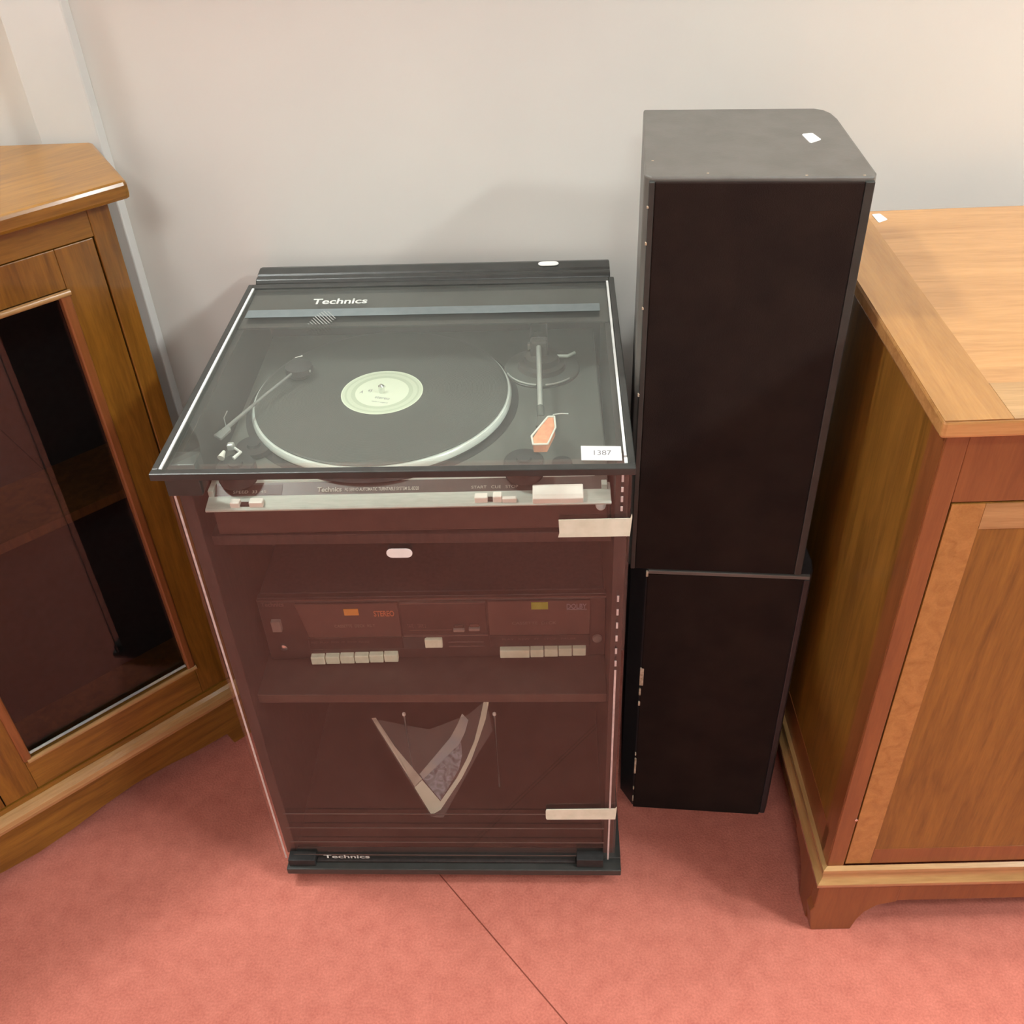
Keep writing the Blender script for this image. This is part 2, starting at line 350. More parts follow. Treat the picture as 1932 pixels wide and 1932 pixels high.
# carpet seam
sa = Vector((-.1149 * .9605, .8436 * .9605)); sb_ = Vector((.0431 * .9605, .6373 * .9605)); d_ = (sb_ - sa).normalized(); nn = Vector((-d_.y, d_.x)) * .0008
q = [sa - d_ * .5 + nn, sb_ + d_ * 1.6 + nn, sb_ + d_ * 1.6 - nn, sa - d_ * .5 - nn]
ft = type('F', (), {})(); ft.o = Vector((0, 0, 0)); ft.e = floor
MB().prism([room_xy(p.x, p.y) for p in q], 'z', -.002, .0006).build('carpet_seam', 'seam', ft, parent=floor, label='dark straight joint line in the carpet')

for (lx, ly, lw, ld, st, colr, lab) in LAMPS:
    t = Thing('ceiling_light', ROOM, (lx, ly, CZ), lab, 'light')
    f_ = MB(); e_ = .025
    f_.box(lx - lw / 2 - e_, lx + lw / 2 + e_, ly - ld / 2 - e_, ly - ld / 2, CZ - .03, CZ).box(lx - lw / 2 - e_, lx + lw / 2 + e_, ly + ld / 2, ly + ld / 2 + e_, CZ - .03, CZ)
    f_.box(lx - lw / 2 - e_, lx - lw / 2, ly - ld / 2, ly + ld / 2, CZ - .03, CZ).box(lx + lw / 2, lx + lw / 2 + e_, ly - ld / 2, ly + ld / 2, CZ - .03, CZ)
    f_.build('frame', 'white', t)
    MB().box(lx - lw / 2, lx + lw / 2, ly - ld / 2, ly + ld / 2, CZ - .02, CZ - .012).build('diffuser', emit('lamp_glow', colr, st), t)

# ------------------------------------------------------------------ glass-topped hi-fi cabinet
c = Thing('hifi_cabinet', CAB, (0, .2, .0549), 'black hi-fi cabinet with clear glass lid and smoked glass door on the red carpet', 'cabinet')
MB().box(-.2365, .2475, -.015, .40, .0815, .094).build('base_slab', 'black', c, bevel=.0015)
MB().box(-.2365, .2475, .004, .05, .094, .0975).build('plinth_step', 'black', c, bevel=.001)
for x in (-.195, .205):
    for y in (.03, .36):
        MB().lathe((x, y, 0), [(.016, .0549), (.018, .058), (.018, .078), (.014, .0815)], 20).build('castor', 'rubber', c, smooth=True)
for x0, x1 in ((-.240, -.226), (.2225, .2365)):
    MB().box(x0, x1, .012, .40, .094, .806).build('side_panel', 'ash', c, bevel=.001)
MB().box(-.226, .2225, .392, .40, .094, .806).build('back_panel', 'inner', c)
MB().box(-.226, .2225, .02, .392, .094, .100).build('bottom_panel', 'inner', c)
MB().box(-.226, .2225, .03, .392, .671, .685).build('shelf', 'ash', c, bevel=.001)
MB().box(-.226, .2225, .03, .392, .404, .419).build('shelf', 'shelf', c, bevel=.001)
for x in (-.0625, .0683):
    MB().tube([(x, .125, .1), (x, .125, .262), (x, .127, .268)], .0013).build('divider_rod', 'dimarm', c, smooth=True)
    MB().lathe((x, .125, .266), [(.0012, 0), (.0026, .002), (.0026, .005), (.0012, .007)], 12).build('rod_tip', 'button', c, smooth=True)
MB().box(-.2435, -.207, -.004, .02, .767, .807).build('gap_block', 'black', c, bevel=.001)  # black block standing in for the dark gap at the lid corner
# lid
L0, L1 = -.2405, .2385
lid = MB()
lid.box(L0, L1, -.038, -.029, .8115, .820).box(L0, -.2335, -.029, .386, .807, .820).box(.2315, L1, -.029, .386, .807, .820).box(-.2335, .2315, .374, .386, .807, .820)
lid = lid.build('lid_frame', 'black', c, bevel=.001)
pane = MB().box(-.2335, .2315, -.029, .374, .8145, .8185).build('lid_pane', 'lid_glass', c, label='clear glass lid pane')
MB().box(-.2330, -.2303, -.0288, .3738, .8186, .8202).build('edge_strip', 'silver', c, parent=lid, label='bright silver strip')
MB().box(.2280, .2306, -.0165, .3738, .8186, .8202).build('edge_strip', 'silver', c, parent=lid, label='bright silver strip')
MB().box(.2278, .2310, -.0288, -.0195, .8186, .8202).build('edge_strip', 'silver', c, parent=lid)
MB().box(-.2290, .2265, .2755, .3735, .8120, .8140).build('printed_panel', 'bandblack', c, parent=pane, label='black printed strip under the glass')
MB().box(-.2240, .2170, .2935, .3135, .81865, .8189).build('printed_band', 'band', c, parent=pane, label='blue-grey printed band')
hx = MB()
hp = [(-.1412, .2725), (-.1145, .2725), (-.1085, .287), (-.1165, .3015), (-.1255, .3095), (-.1345, .297)]
# hatched patch: slanted strokes clipped to the outline
K = 1.5
cs = [y + K * x for x, y in hp]
for i in range(10):
    c0 = min(cs) + (max(cs) - min(cs)) * (i + .5) / 10; cut = []
    for a in range(len(hp)):
        (x0, y0), (x1, y1) = hp[a], hp[(a + 1) % len(hp)]
        a0 = y0 + K * x0 - c0; a1 = y1 + K * x1 - c0
        if a0 * a1 < 0: t_ = a0 / (a0 - a1); cut.append((x0 + (x1 - x0) * t_, y0 + (y1 - y0) * t_))
    if len(cut) > 1:
        (xa, ya), (xb, yb) = cut[:2]; wd = .0007
        hx.sheet([(xa - wd, ya, .8190), (xa + wd, ya, .8190), (xb + wd, yb, .8190), (xb - wd, yb, .8190)], (0, 0, 1), .00015)
hx.build('printed_emblem', 'emblem', c, parent=pane, label='hatched emblem printed on the band', kind=None)
text('Technics', 'brand_lettering', 'logo', c, (-.1455, .3262, .8189), (1, 0, 0), (0, 1, 0), .070, .0150, parent=pane, bold=.02, label='white brand lettering on the lid')
# rear rail
rr = [(.388, .806), (.388, .8190), (.392, .8235), (.398, .8245), (.401, .8230), (.404, .8255), (.420, .8270), (.430, .8240), (.434, .8180), (.434, .806)]
rail = MB().prism(rr, 'x', -.2320, .2340).build('rear_rail', 'black', c, bevel=.0012)
MB().prism(oval(.1540, .4140, .027, .0125), 'z', .8268, .8274).build('oval_sticker', 'white', c, parent=rail, label='white oval sticker')
# lot label on the lid
ll = MB().prism([(.1862, -.0222), (.2258, -.0238), (.2258, .0005), (.1862, .002)], 'z', .8190, .8194).build('lot_label', 'white', c, parent=pane, label='white rectangular lot label')
text('1387', 'lot_number', 'ink', c, (.1985, -.0145, .8194), (1, -.02, 0), (.02, 1, 0), .0175, .0085, parent=pane, bold=.012)
# door
door = MB().box(-.2450, .2385, 0, .004, .0985, .802).build('door', 'door_glass', c, label='smoked glass door')
MB().box(-.2395, -.2372, -.0008, 0, .100, .767).build('edge_strip', 'pinktrim', c, parent=door, label='thin pale strip')
sg = [(.100, .4960)] + [(.503 + .021 * i, .512 + .021 * i) for i in range(6)] + [(.738, .744), (.750, .757), (.763, .769), (.776, .790)]
for z0, z1 in sg: MB().box(.2278, .2302, -.0008, 0, z0, z1).build('edge_strip', 'pinktrim', c, parent=door)
for z in (.2075, .1745, .1405, .1085):
    MB().box(-.2260 if z < .2 else -.2240, .2225, -.0004, 0, z - .0012, z + .0012).build('printed_line', 'stripe', c, parent=door)
MB().box(-.1930, .1830, -.004, .004, .0865 + .0075, .0985).build('bottom_clip', 'ash', c, parent=door, bevel=.0008)
MB().box(-.2330, -.1940, -.010, .006, .0945, .1085).build('hinge', 'rubber', c, parent=door, bevel=.001)
MB().box(.1840, .2220, -.010, .006, .0945, .1125).build('hinge', 'rubber', c, parent=door, bevel=.001)
text('Technics', 'brand_lettering', 'logo', c, (-.1825, -.0006, .1005), (1, 0, 0), (0, 0, 1), .067, .0085, parent=door, bold=.02, label='white brand lettering at the door foot')
MB().prism(oval(-.0103, .6830, .0285, .0125), 'y', -.0008, 0).build('oval_sticker', 'white', c, parent=door, label='white oval sticker')
MB().prism([(.1632, .7270), (.2385, .7283), (.2400, .7345), (.2405, .7305), (.2388, .7040), (.1626, .7033), (.1640, .7090)], 'y', -.0008, 0).build('tape_strip', 'tape', c, parent=door, label='cream paper tape strip near the top of the door')
MB().prism([(.1425, .2190), (.2360, .2215), (.2385, .2255), (.2370, .1975), (.1428, .1965), (.1415, .2000), (.1415, .2150)], 'y', -.0010, 0).build('tape_strip', 'tape', c, parent=door, label='cream paper tape strip near the foot of the door')

# ------------------------------------------------------------------ turntable
t = Thing('turntable', CAB, (0, .2, .685), 'grey and silver turntable with a straight tonearm under the glass lid', 'turntable')
for x in (-.18, .18):
    for y in (.06, .33):
        MB().lathe((x, y, .685), [(.018, 0), (.02, .004), (.018, .010)], 20).build('foot', 'rubber', t, smooth=True)
MB().box(-.215, .215, .024, .368, .694, .7365).build('lower_body', 'fascia', t, bevel=.002)
MB().box(-.2145, .2145, .060, .372, .7365, .7520).build('plinth', 'ttdeck', t, bevel=.0015)
led = MB().prism([(.0085, .7375), (.0085, .7395), (.0105, .7410), (.0265, .7440), (.040, .7440), (.040, .7366), (.020, .7366)], 'x', -.2165, .2165).build('front_ledge', 'ttsilver', t, bevel=.0006)
pan = MB().prism([(.0265, .7435), (.0420, .7505), (.060, .7505), (.060, .7365), (.0265, .7365)], 'x', -.2155, .2135).build('control_panel', 'ttpanel', t)
MB().prism([(.0418, .7500), (.0440, .7525), (.0605, .7525), (.0605, .7400), (.0418, .7400)], 'x', -.2160, .2005).build('top_ledge', 'ttsilver', t, bevel=.0006)
MB().box(-.2160, -.2100, .0270, .0600, .740, .7520).build('end_cap', 'ttsilver', t, bevel=.0005)
MB().box(.2070, .2130, .0270, .0360, .740, .7500).build('end_cap', 'ttsilver', t, bevel=.0005)
nx = Vector((0, .0155, .007)).normalized()
MB().sheet([(-.2080, .0285, .74455), (-.1370, .0285, .74455), (-.1370, .0395, .74952), (-.2080, .0395, .74952)], (0, -.4, .9), .0003).build('label_plate', 'fascia', t, parent=pan)
text('Technics', 'brand_lettering', 'logodim', t, (-.0985, .0298, .7458), (1, 0, 0), nx, .0265, .0060, parent=pan, bold=.02, label='pale brand lettering')
text('FG SERVO AUTOMATIC TURNTABLE SYSTEM SL-BD20', 'model_lettering', 'logodim', t, (-.0685, .0300, .7459), (1, 0, 0), nx, .080, .0042, parent=pan, bold=.01)
text('SPEED  33  45', 'panel_lettering', 'logodim', t, (-.190, .0300, .7459), (1, 0, 0), nx, .036, .0034, parent=pan)
text('START   CUE   STOP', 'panel_lettering', 'logodim', t, (.068, .0300, .7459), (1, 0, 0), nx, .050, .0034, parent=pan)
def key(x0, x1, y0, y1, z0, z1, nm, m='button'): MB().box(x0, x1, y0, y1, z0, z1).build(nm, m, t, bevel=.0012)
key(-.1895, -.1790, .0110, .0195, .738, .7475, 'speed_button'); key(-.1690, -.1540, .0110, .0200, .738, .7475, 'speed_button')
key(.0720, .0860, .0110, .0200, .738, .7480, 'slide_button'); key(.0915, .1010, .0110, .0205, .738, .7490, 'slide_button'); key(.1010, .1165, .0105, .0160, .738, .7465, 'slide_button')
MB().box(-.1790, -.1690, .0125, .0190, .738, .7430).build('button_slot', 'fascia', t); MB().box(.0860, .0915, .0125, .0190, .738, .7430).build('button_slot', 'fascia', t)
MB().prism([(.0090, .7400), (.0080, .7470), (.0120, .7500), (.0230, .7535), (.0270, .7520), (.0270, .7430), (.0120, .7380)], 'x', .1335, .1870).build('stop_bar', 'button', t, bevel=.001, label='wide cream stop bar')
MB().lathe((.2060, .0240, .7262), [(.0052, 0), (.0058, .002), (.0052, .006), (.0030, .0075)], 24, ax=(0, -1, .35)).build('badge', 'silver', t, smooth=True)
t.e.rotation_euler.z += .014
# platter, record rests on it
PC = (-.0455, .1985)
MB().lathe((PC[0], PC[1], .7480), [(.150, .0085), (.1548, .0088), (.1550, .0105), (.1540, .0140), (.1525, .0158), (.149, .0164)], 128).build('platter', 'rim', t, smooth=True)
MB().lathe((PC[0], PC[1], .7480), [(.1520, 0), (.1530, .0088)], 96).build('platter_skirt', 'ttpanel', t, smooth=True)
MB().lathe((PC[0], PC[1], .7522), [(.163, 0), (.163, .0003)], 96).build('platter_well', 'rubber', t)
MB().lathe((PC[0], PC[1], .765), [(.0036, 0), (.0036, .010), (.0015, .012)], 16).build('spindle', 'chrome', t, smooth=True)
# tonearm assembly
bx, by_ = .146, .268
base = MB().lathe((bx, by_, .752), [(.047, 0), (.047, .002), (.044, .004), (.030, .004), (.0285, .010), (.022, .012), (.021, .020), (.012, .022)], 56).build('tonearm_base', 'ttpanel', t, smooth=True)
MB().lathe((bx, by_, .7542), [(.0455, 0), (.0462, .0012), (.0445, .0020)], 56).build('base_ring', 'ttdeck', t, smooth=True)
for a0, a1 in ((200, 262), (275, 320)):
    pts = [(bx + .0455 * math.cos(math.radians(a)), by_ + .0455 * math.sin(math.radians(a)), .7562) for a in range(a0, a1 + 1, 6)]
    MB().tube(pts, .0012, 8).build('ring_glint', 'arm', t, smooth=True)
ta = MB().tube([(.1425, .315, .786), (.1425, .262, .786), (.1432, .127, .7845)], [.0032, .0032, .0030], 14).build('tonearm', 'arm', t, smooth=True)
MB().tube([(.1425, .283, .786), (.1425, .318, .786)], [.011, .011], 24).build('counterweight', 'ttpanel', t, parent=ta, smooth=True)
MB().box(.132, .154, .262, .276, .770, .794).build('pivot_housing', 'ttpanel', t, parent=ta, bevel=.003)
MB().tube([(.1432, .128, .7845), (.1440, .108, .7830)], [.0042, .0045], 12).build('collar', 'ttdeck', t, parent=ta, smooth=True)
hs = MB().sheet([(.1400, .1080, .7860), (.1600, .1120, .7860), (.1580, .0900, .7850), (.1380, .0900, .7850)], (0, 0, -1), .003).build('headshell', 'ttdeck', t, parent=ta, bevel=.0008)
MB().sheet([(.1500, .0985, .7900), (.1580, .0985, .7900), (.1590, .0800, .7880), (.1500, .0530, .7860), (.1355, .0530, .7860), (.1345, .0640, .7870)], (0, 0, -1), .011).build('cartridge', mat('cartridge_orange', (.86, .36, .20), .4, build=noise_col((.8, .3, .17), (.9, .42, .24), 120)), t, parent=ta, bevel=.001, label='orange cartridge in a pale cage')
cg = MB()
for a, b in (((.1515, .0990, .7905), (.1335, .0660, .7878)), ((.1335, .0660, .7878), (.1350, .0520, .7865)), ((.1585, .0990, .7905), (.1595, .0800, .7888)), ((.1595, .0800, .7888), (.1505, .0520, .7866)), ((.1350, .0520, .7865), (.1505, .0520, .7866)), ((.1515, .0990, .7905), (.1585, .0990, .7905))):
    cg.tube([a, b], .0011, 8)
cg.build('cartridge_cage', 'button', t, parent=ta, smooth=True)
MB().tube([(.157, .1080, .787), (.166, .1085, .788), (.174, .1060, .789)], .0008, 8).build('finger_lift', 'arm', t, parent=ta, smooth=True)
MB().tube([(.163, .268, .770), (.178, .262, .773), (.187, .268, .774)], .0022, 10).build('cueing_lever', 'ttsilver', t, smooth=True)
MB().box(.128, .136, .292, .300, .764, .774).build('anti_skate_knob', 'arm', t, bevel=.002)
for x, y in ((.125, .046), (-.186, .048)):
    MB().lathe((x, y, .752), [(.0205, 0), (.0215, .004), (.0215, .018), (.0195, .020), (.008, .0195), (.0075, .0225), (.002, .023)], 40).build('knob', 'rubber', t, smooth=True, label='round black knob')
MB().lathe((-.181, .104, .752), [(.021, 0), (.0215, .003), (.0200, .006), (.008, .006), (.007, .009)], 40).build('dial', 'rubber', t, smooth=True, label='flat dark dial')
MB().lathe((.166, .062, .752), [(.011, 0), (.011, .004), (.009, .005)], 30).build('dial', 'rubber', t, smooth=True)

v = Thing('vinyl_record', CAB, (PC[0], PC[1], .7644), 'black vinyl record with a pale cream centre label on the platter', 'record')
MB().lathe((PC[0], PC[1], .7644), [(.1485, 0), (.1505, .0006), (.1505, .0013), (.1480, .0018), (.052, .0016)], 128).build('disc', 'vinyl', v, smooth=False)
lb = MB().lathe((PC[0], PC[1], .7660), [(.0490, 0), (.0490, .0003)], 72).build('centre_label', 'label', v, label='pale cream label with green-grey rings')
ly = Vector((.25, .97, 0)); lx_ = Vector((.97, -.25, 0))
def lt(s_, x, y, w_, h_): text(s_, 'label_print', 'ink', v, (PC[0] + x, PC[1] + y, .7663), lx_, ly, w_, h_, parent=v.e)
lt('A', -.027, -.002, .004, .006); lt('45', -.018, .001, .005, .006); lt('side one', -.004, .010, .006, .007); lt('stereo', -.007, -.014, .018, .0045); lt('made in england', -.010, -.022, .020, .003)

s2 = Thing('arm_shape', CAB, (-.186, .16, .770), 'dull grey arm shape with a dark round weight across the record edge', 'tonearm')  # solid arm shape at the left of the platter
MB().tube([(-.157, .224, .779), (-.180, .176, .778), (-.2125, .103, .776)], [.0016, .0018, .0026], 12).build('tube', 'dimarm', s2, smooth=True)
MB().lathe((-.1515, .238, .7745), [(.004, -.0072), (.013, -.006), (.0175, 0), (.0165, .007), (.010, .0125), (.003, .014)], 32).build('counterweight', 'rubber', s2, smooth=True)
MB().tube([(-.158, .252, .784), (-.149, .2545, .785)], .0014, 8).build('rear_stub', 'chrome', s2, smooth=True)
MB().tube([(-.138, .238, .779), (-.137, .229, .778)], .0016, 8).build('weight_screw', 'arm', s2, smooth=True)
MB().sheet([(-.2080, .113, .7790), (-.2020, .104, .7790), (-.2100, .0880, .7770), (-.2205, .0960, .7770)], (0, 0, -1), .003).build('headshell', 'dimarm', s2, bevel=.0006)
MB().tube([(-.2085, .108, .778), (-.2140, .122, .782), (-.2120, .132, .785)], .0006, 8).build('finger_lift', 'dimarm', s2, smooth=True)
MB().box(-.2010, -.1930, .0745, .0820, .769, .777).build('cartridge_clip', 'arm', s2, bevel=.002)
MB().tube([(-.2000, .050, .777), (-.1985, .060, .779)], [.0040, .0018], 10).build('glint_peg', 'button', s2, smooth=True)  # pale peg shaped as a bright glint
MB().tube([(-.1885, .066, .779), (-.1800, .058, .779), (-.1860, .049, .777)], [.0014, .0018, .0022], 10).build('bracket', 'silver', s2, smooth=True)  # bent silver bit shaped as a second bright glint

# ------------------------------------------------------------------ cassette deck
k = Thing('cassette_deck', CAB, (0, .2, .419), 'dark twin cassette deck with two rows of cream keys behind the smoked door', 'cassette deck')
FY = .087
for x in (-.18, .18):
    for y in (.12, .28): MB().lathe((x, y, .419), [(.012, 0), (.012, .009)], 16).build('foot', 'rubber', k, smooth=True)
MB().box(-.217, .219, FY + .010, .315, .428, .536).build('body', 'ash', k, bevel=.002)
fa = MB().prism([(FY, .4280), (FY, .5300), (FY + .003, .5350), (FY + .012, .5350), (FY + .012, .4280)], 'x', -.2185, .2205).build('fascia', 'fascia', k, bevel=.001)
MB().box(-.2185, .2205, FY - .0012, FY + .004, .5325, .5345).build('top_trim', 'window', k)
def plate(x0, x1, z0, z1, nm, m, d=.002, slant=.0, bev=.0008, lab=None):
    return MB().prism([(x0, z1), (x1, z1), (x1, z0), (x0 + slant, z0)], 'y', FY - d, FY + .001).build(nm, m, k, bevel=bev, label=lab)
w1 = plate(-.171, -.0405, .4690, .5285, 'cassette_window', 'window', .003, .010)
w2 = plate(.0720, .2010, .4690, .5290, 'cassette_window', 'window', .003)
plate(-.164, -.0405, .4460, .4675, 'window_sill', 'fascia', .002); plate(.0720, .2010, .4480, .4675, 'window_sill', 'fascia', .002)
plate(-.0385, .0700, .4720, .5260, 'centre_panel', 'fascia', .0025); plate(-.050, -.0100, .4445, .4660, 'centre_recess', 'black', .001)
plate(-.0385, .0700, .4690, .4708, 'panel_line', 'faint', .003, bev=0); plate(-.0385, .0700, .5262, .5278, 'panel_line', 'faint', .003, bev=0)
plate(-.2058, -.1935, .4830, .5010, 'power_button', 'dullkey', .006); 
MB().lathe((-.1985, FY, .4500), [(.0052, 0), (.0052, .002), (.0022, .003)], 20, ax=(0, -1, 0)).build('headphone_jack', 'chrome', k, smooth=True)
MB().lathe((.2103, FY, .4600), [(.0062, 0), (.006, .003), (.003, .0045)], 20, ax=(0, -1, 0)).build('badge', 'dullkey', k, smooth=True)
plate(-.1097, -.0912, .5090, .5200, 'badge', 'orange', .0035, bev=0, lab='small orange badge')
text('STEREO', 'badge_lettering', 'red', k, (-.0722, FY - .0034, .5065), (1, 0, 0), (0, 0, 1), .0260, .0100, bold=.03, label='orange-red lettering')
plate(.1270, .1480, .5150, .5270, 'badge', 'green', .0035, bev=0, lab='small yellow-green badge')
text('DOLBY', 'badge_lettering', 'lilac', k, (.1712, FY - .0034, .5155), (1, 0, 0), (0, 0, 1), .0250, .0085, bold=.02)
plate(.1712, .1965, .5135, .5146, 'badge_underline', 'lilac', .0034, bev=0)
text('Technics', 'brand_lettering', 'faint', k, (-.2140, FY - .0006, .5235), (1, 0, 0), (0, 0, 1), .0290, .0075, bold=.02)
text('CASSETTE  DECK  RS-T', 'window_lettering', 'faint', k, (-.1250, FY - .0034, .4880), (1, 0, 0), (0, 0, 1), .0520, .0050)
text('CASSETTE  DECK', 'window_lettering', 'faint', k, (.1020, FY - .0034, .4890), (1, 0, 0), (0, 0, 1), .0560, .0050)
text('REC  PLAY  REW  FF  STOP  PAUSE', 'key_lettering', 'faint', k, (-.1600, FY - .0024, .4585), (1, 0, 0), (0, 0, 1), .0760, .0035)
text('PLAY   REW   FF   STOP   PAUSE', 'key_lettering', 'faint', k, (.0880, FY - .0024, .4600), (1, 0, 0), (0, 0, 1), .0950, .0035)
text('TAPE 1  TAPE 2', 'panel_lettering', 'faint', k, (-.0320, FY - .0029, .4850), (1, 0, 0), (0, 0, 1), .0240, .0070)
for i in range(6):
    x0 = -.1640 + i * .0193; zz = .4245 + i * .0006
    o = MB().box(x0, x0 + .0182, FY - .008, FY + .002, zz, zz + .0130).build('key', 'cream', k, bevel=.0010)
x0 = .0845
for i, wd in enumerate((.0385, .0172, .0176, .0172, .0172)):
    zz = .4325 + i * .0007
    o = MB().box(x0, x0 + wd, FY - .008, FY + .002, zz, zz + .0135).build('key', 'cream', k, bevel=.0010); x0 += wd + .0009
plate(-.0120, .0105, .4500, .4645, 'counter_button', 'cream', .005)
for xx, zz in ((.0268, .4800), (.0465, .4815)):
    plate(xx, xx + .0142, zz, zz + .0040, 'slider_knob', 'dullkey', .007); plate(xx + .001, xx + .0132, zz + .004, zz + .0095, 'slider_cap', 'window', .004)
plate(-.0300, .0240, .4800, .4812, 'slider_track', 'faint', .003, bev=0); plate(.0180, .0640, .4480, .4487, 'panel_line', 'faint', .002, bev=0)
plate(.0180, .0640, .4560, .4567, 'panel_line', 'faint', .002, bev=0)

k.e.rotation_euler.z += .010

# ------------------------------------------------------------------ booklet in a plastic sleeve, standing in the lower bay
b = Thing('booklet_in_sleeve', CAB, (-.022, .072, .1), 'cream-edged booklet with blue-grey picture in a clear plastic sleeve behind the door foot', 'booklet')
N_ = (0, .91, -.41)   # backwards normal of the leaning plane
def lean(pts, off=0, t=.0008): return [(x, y - off * .91, z + off * .41 + .004) for x, y, z in pts]
MB().sheet(lean([(-.0454, .0989, .1531), (-.0300, .1100, .178), (-.0042, .1149, .1888), (.0062, .1190, .1968), (.0162, .1220, .2044), (.0169, .1132, .1848), (.0114, .1043, .1651), (-.0175, .083, .1178)], -.001), N_, .0008).build('picture_page', 'blue', b, label='blue-grey picture')
MB().sheet(lean([(.0193, .1412, .2471), (.0283, .137, .2379), (.0225, .128, .220), (.0146, .122, .2044), (-.0110, .1110, .178), (-.0415, .0982, .1515), (-.0476, .101, .1579), (-.0260, .1120, .182), (.0007, .1255, .2123), (.0110, .133, .230)]), N_, .0006).build('inner_sheet', 'grey', b, label='grey folded sheet')
MB().sheet(lean([(-.1143, .1385, .2412), (-.1085, .1395, .2412), (-.0820, .1190, .200), (-.044, .0980, .1510), (-.0557, .0928, .1400)], .001), N_, .0006).build('left_edge', 'paperdim', b)
MB().sheet(lean([(-.044, .0975, .1499), (-.0175, .0826, .117), (-.0321, .0735, .0967), (-.0557, .0924, .1387)], .0015), N_, .0008).build('cover_edge', 'paper', b, label='bright cream card edge')
rp = [(.0525, .1508, .2685), (.0600, .1508, .2685), (.0540, .138, .240), (.0438, .1255, .2122), (.0310, .111, .181), (.0158, .0989, .1531), (-.0181, .0772, .1049), (-.0310, .0736, .0975), (-.0175, .0830, .1180), (.0075, .0985, .152), (.0240, .112, .181), (.0360, .1240, .2070), (.0455, .138, .240)]
MB().sheet(lean(rp, .0012), N_, .0008).build('right_edge', 'paper', b)
MB().sheet(lean([(-.1158, .1389, .242), (-.03, .132, .225), (.0287, .1412, .2471), (.0558, .1508, .2685), (.0638, .1308, .2239), (.0432, .1167, .1927), (-.0033, .0808, .113), (-.0143, .0654 + .004, .0787 + .018), (-.0323, .0717, .0966)], .003), N_, .0003).build('plastic_sleeve', 'sleeve', b, label='clear crinkled plastic sleeve')

# ------------------------------------------------------------------ speakers
def speaker(frame, z0, z1, body, gril, rail_m, label, low=False):
    s = Thing('loudspeaker', frame, (.11, .1, z0), label, 'speaker', None)
    if not low:
        out = [(.004, 0), (-.0030, .008), (-.0030, .2186), (.190, .2186), (.200, .2130), (.207, .2000), (.2110, .180), (.2230, .012), (.2190, 0)]
        gx0, gx1 = .0080, .2110
    else:
        out = [(.0235, 0), (.0040, .030), (.0040, .2186), (.205, .2186), (.2150, .2050), (.2385, .030), (.2370, .010), (.2330, 0)]
        gx0, gx1 = .0250, .2245
    MB().prism(out, 'z', z0 + .0015, z1).build('cabinet', body, s, bevel=.0025, seg=3)
    MB().box(gx0, gx1, -.0025, .004, z0 + (.001 if not low else .0005), z1 - (.0045 if not low else .007)).build('grille', gril, s, bevel=.0015)
    if not low:
        MB().box(.0020, gx0, -.0030, .006, z0 + .001, z1 - .004).build('side_rail', rail_m, s, bevel=.001)
        MB().box(gx1, .2200, -.0030, .006, z0 + .001, z1 - .004).build('side_rail', rail_m, s, bevel=.001)
        MB().prism([(.1652, .1245), (.1668, .1275), (.1755, .1295), (.1772, .1285), (.1828, .1100), (.1815, .1070), (.1715, .0985), (.1700, .0995)], 'z', z1, z1 + .0005).build('oval_sticker', 'white', s, label='white oval sticker')
        ch = MB()
        for x, y in ((.0060, .046), (.060, .010), (.155, .004), (.2100, .004)): ch.box(x - .0012, x + .0012, y - .0008, y + .0008, z1 - .0002, z1 + .0003)
        for z, h in ((.9614, .0014), (.888, .0012), (.7794, .0018), (1.0, .001)): ch.box(.0010, .0030, -.0034, -.0006, z - h, z + h)
        ch.build('chipped_edge', 'chip', s, label='small pale chips on the edge', kind='stuff')
    else:
        MB().box(.0255, .2320, -.0030, .003, z1 - .0062, z1 - .0005).build('top_lip', 'spk', s, bevel=.0008)
        MB().box(gx1 + .0005, .2335, -.0020, .004, z0 + .004, z1 - .007).build('side_rail', rail_m, s, bevel=.002)
        ch = MB()
        for z, h, w_ in ((.5065, .0045, .003), (.3090, .0175, .0055), (.2772, .0070, .003), (.2516, .0040, .003), (.135, .0030, .002), (.1060, .0180, .003), (.0500, .0030, .002), (.0230, .0060, .002)):
            ch.box(.0228, .0228 + w_, -.0032, .000, z - h, z + h)
        ch.build('chipped_edge', 'chip', s, bevel=.0006, label='pale bare-board chips down the edge', kind='stuff')
    return s
speaker(SPK, .514, 1.030, 'spk', 'grille', 'spkdark', 'tall dark grey loudspeaker with brown-black grille, upper one of the stack')
speaker(SPK, 0, .5135, 'lowspk', 'grille', 'lowspk', 'dark loudspeaker with chipped front edge standing on the carpet, lower one of the stack', low=True)

# ------------------------------------------------------------------ wooden sideboard beside the speakers
d = Thing('sideboard', SBD, (.4, .2, 0), 'warm brown inlaid wooden sideboard on bracket feet beside the stacked loudspeakers', 'sideboard')
SW, SD, TZ = .95, .4756, .8826
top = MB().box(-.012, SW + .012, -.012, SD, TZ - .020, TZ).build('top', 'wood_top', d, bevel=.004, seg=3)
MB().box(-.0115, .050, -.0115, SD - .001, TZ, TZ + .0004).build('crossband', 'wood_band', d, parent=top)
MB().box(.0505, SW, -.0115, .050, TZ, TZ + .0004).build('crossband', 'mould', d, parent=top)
st_ = MB().prism([(.0567, .4585), (.0580, .4600), (.0660, .4612), (.0676, .4600), (.0712, .4430), (.0700, .4410), (.0590, .4338), (.0575, .4350)], 'z', TZ + .0004, TZ + .0009)
st_.build('oval_sticker', 'white', d, label='white oval sticker')
MB().box(0, .018, .004, SD, .158, TZ - .020).build('side_panel', 'wood_side', d, bevel=.001)
MB().box(-.0008, .001, .020, SD - .03, .158, .212).build('side_banding', 'wood_stile', d)
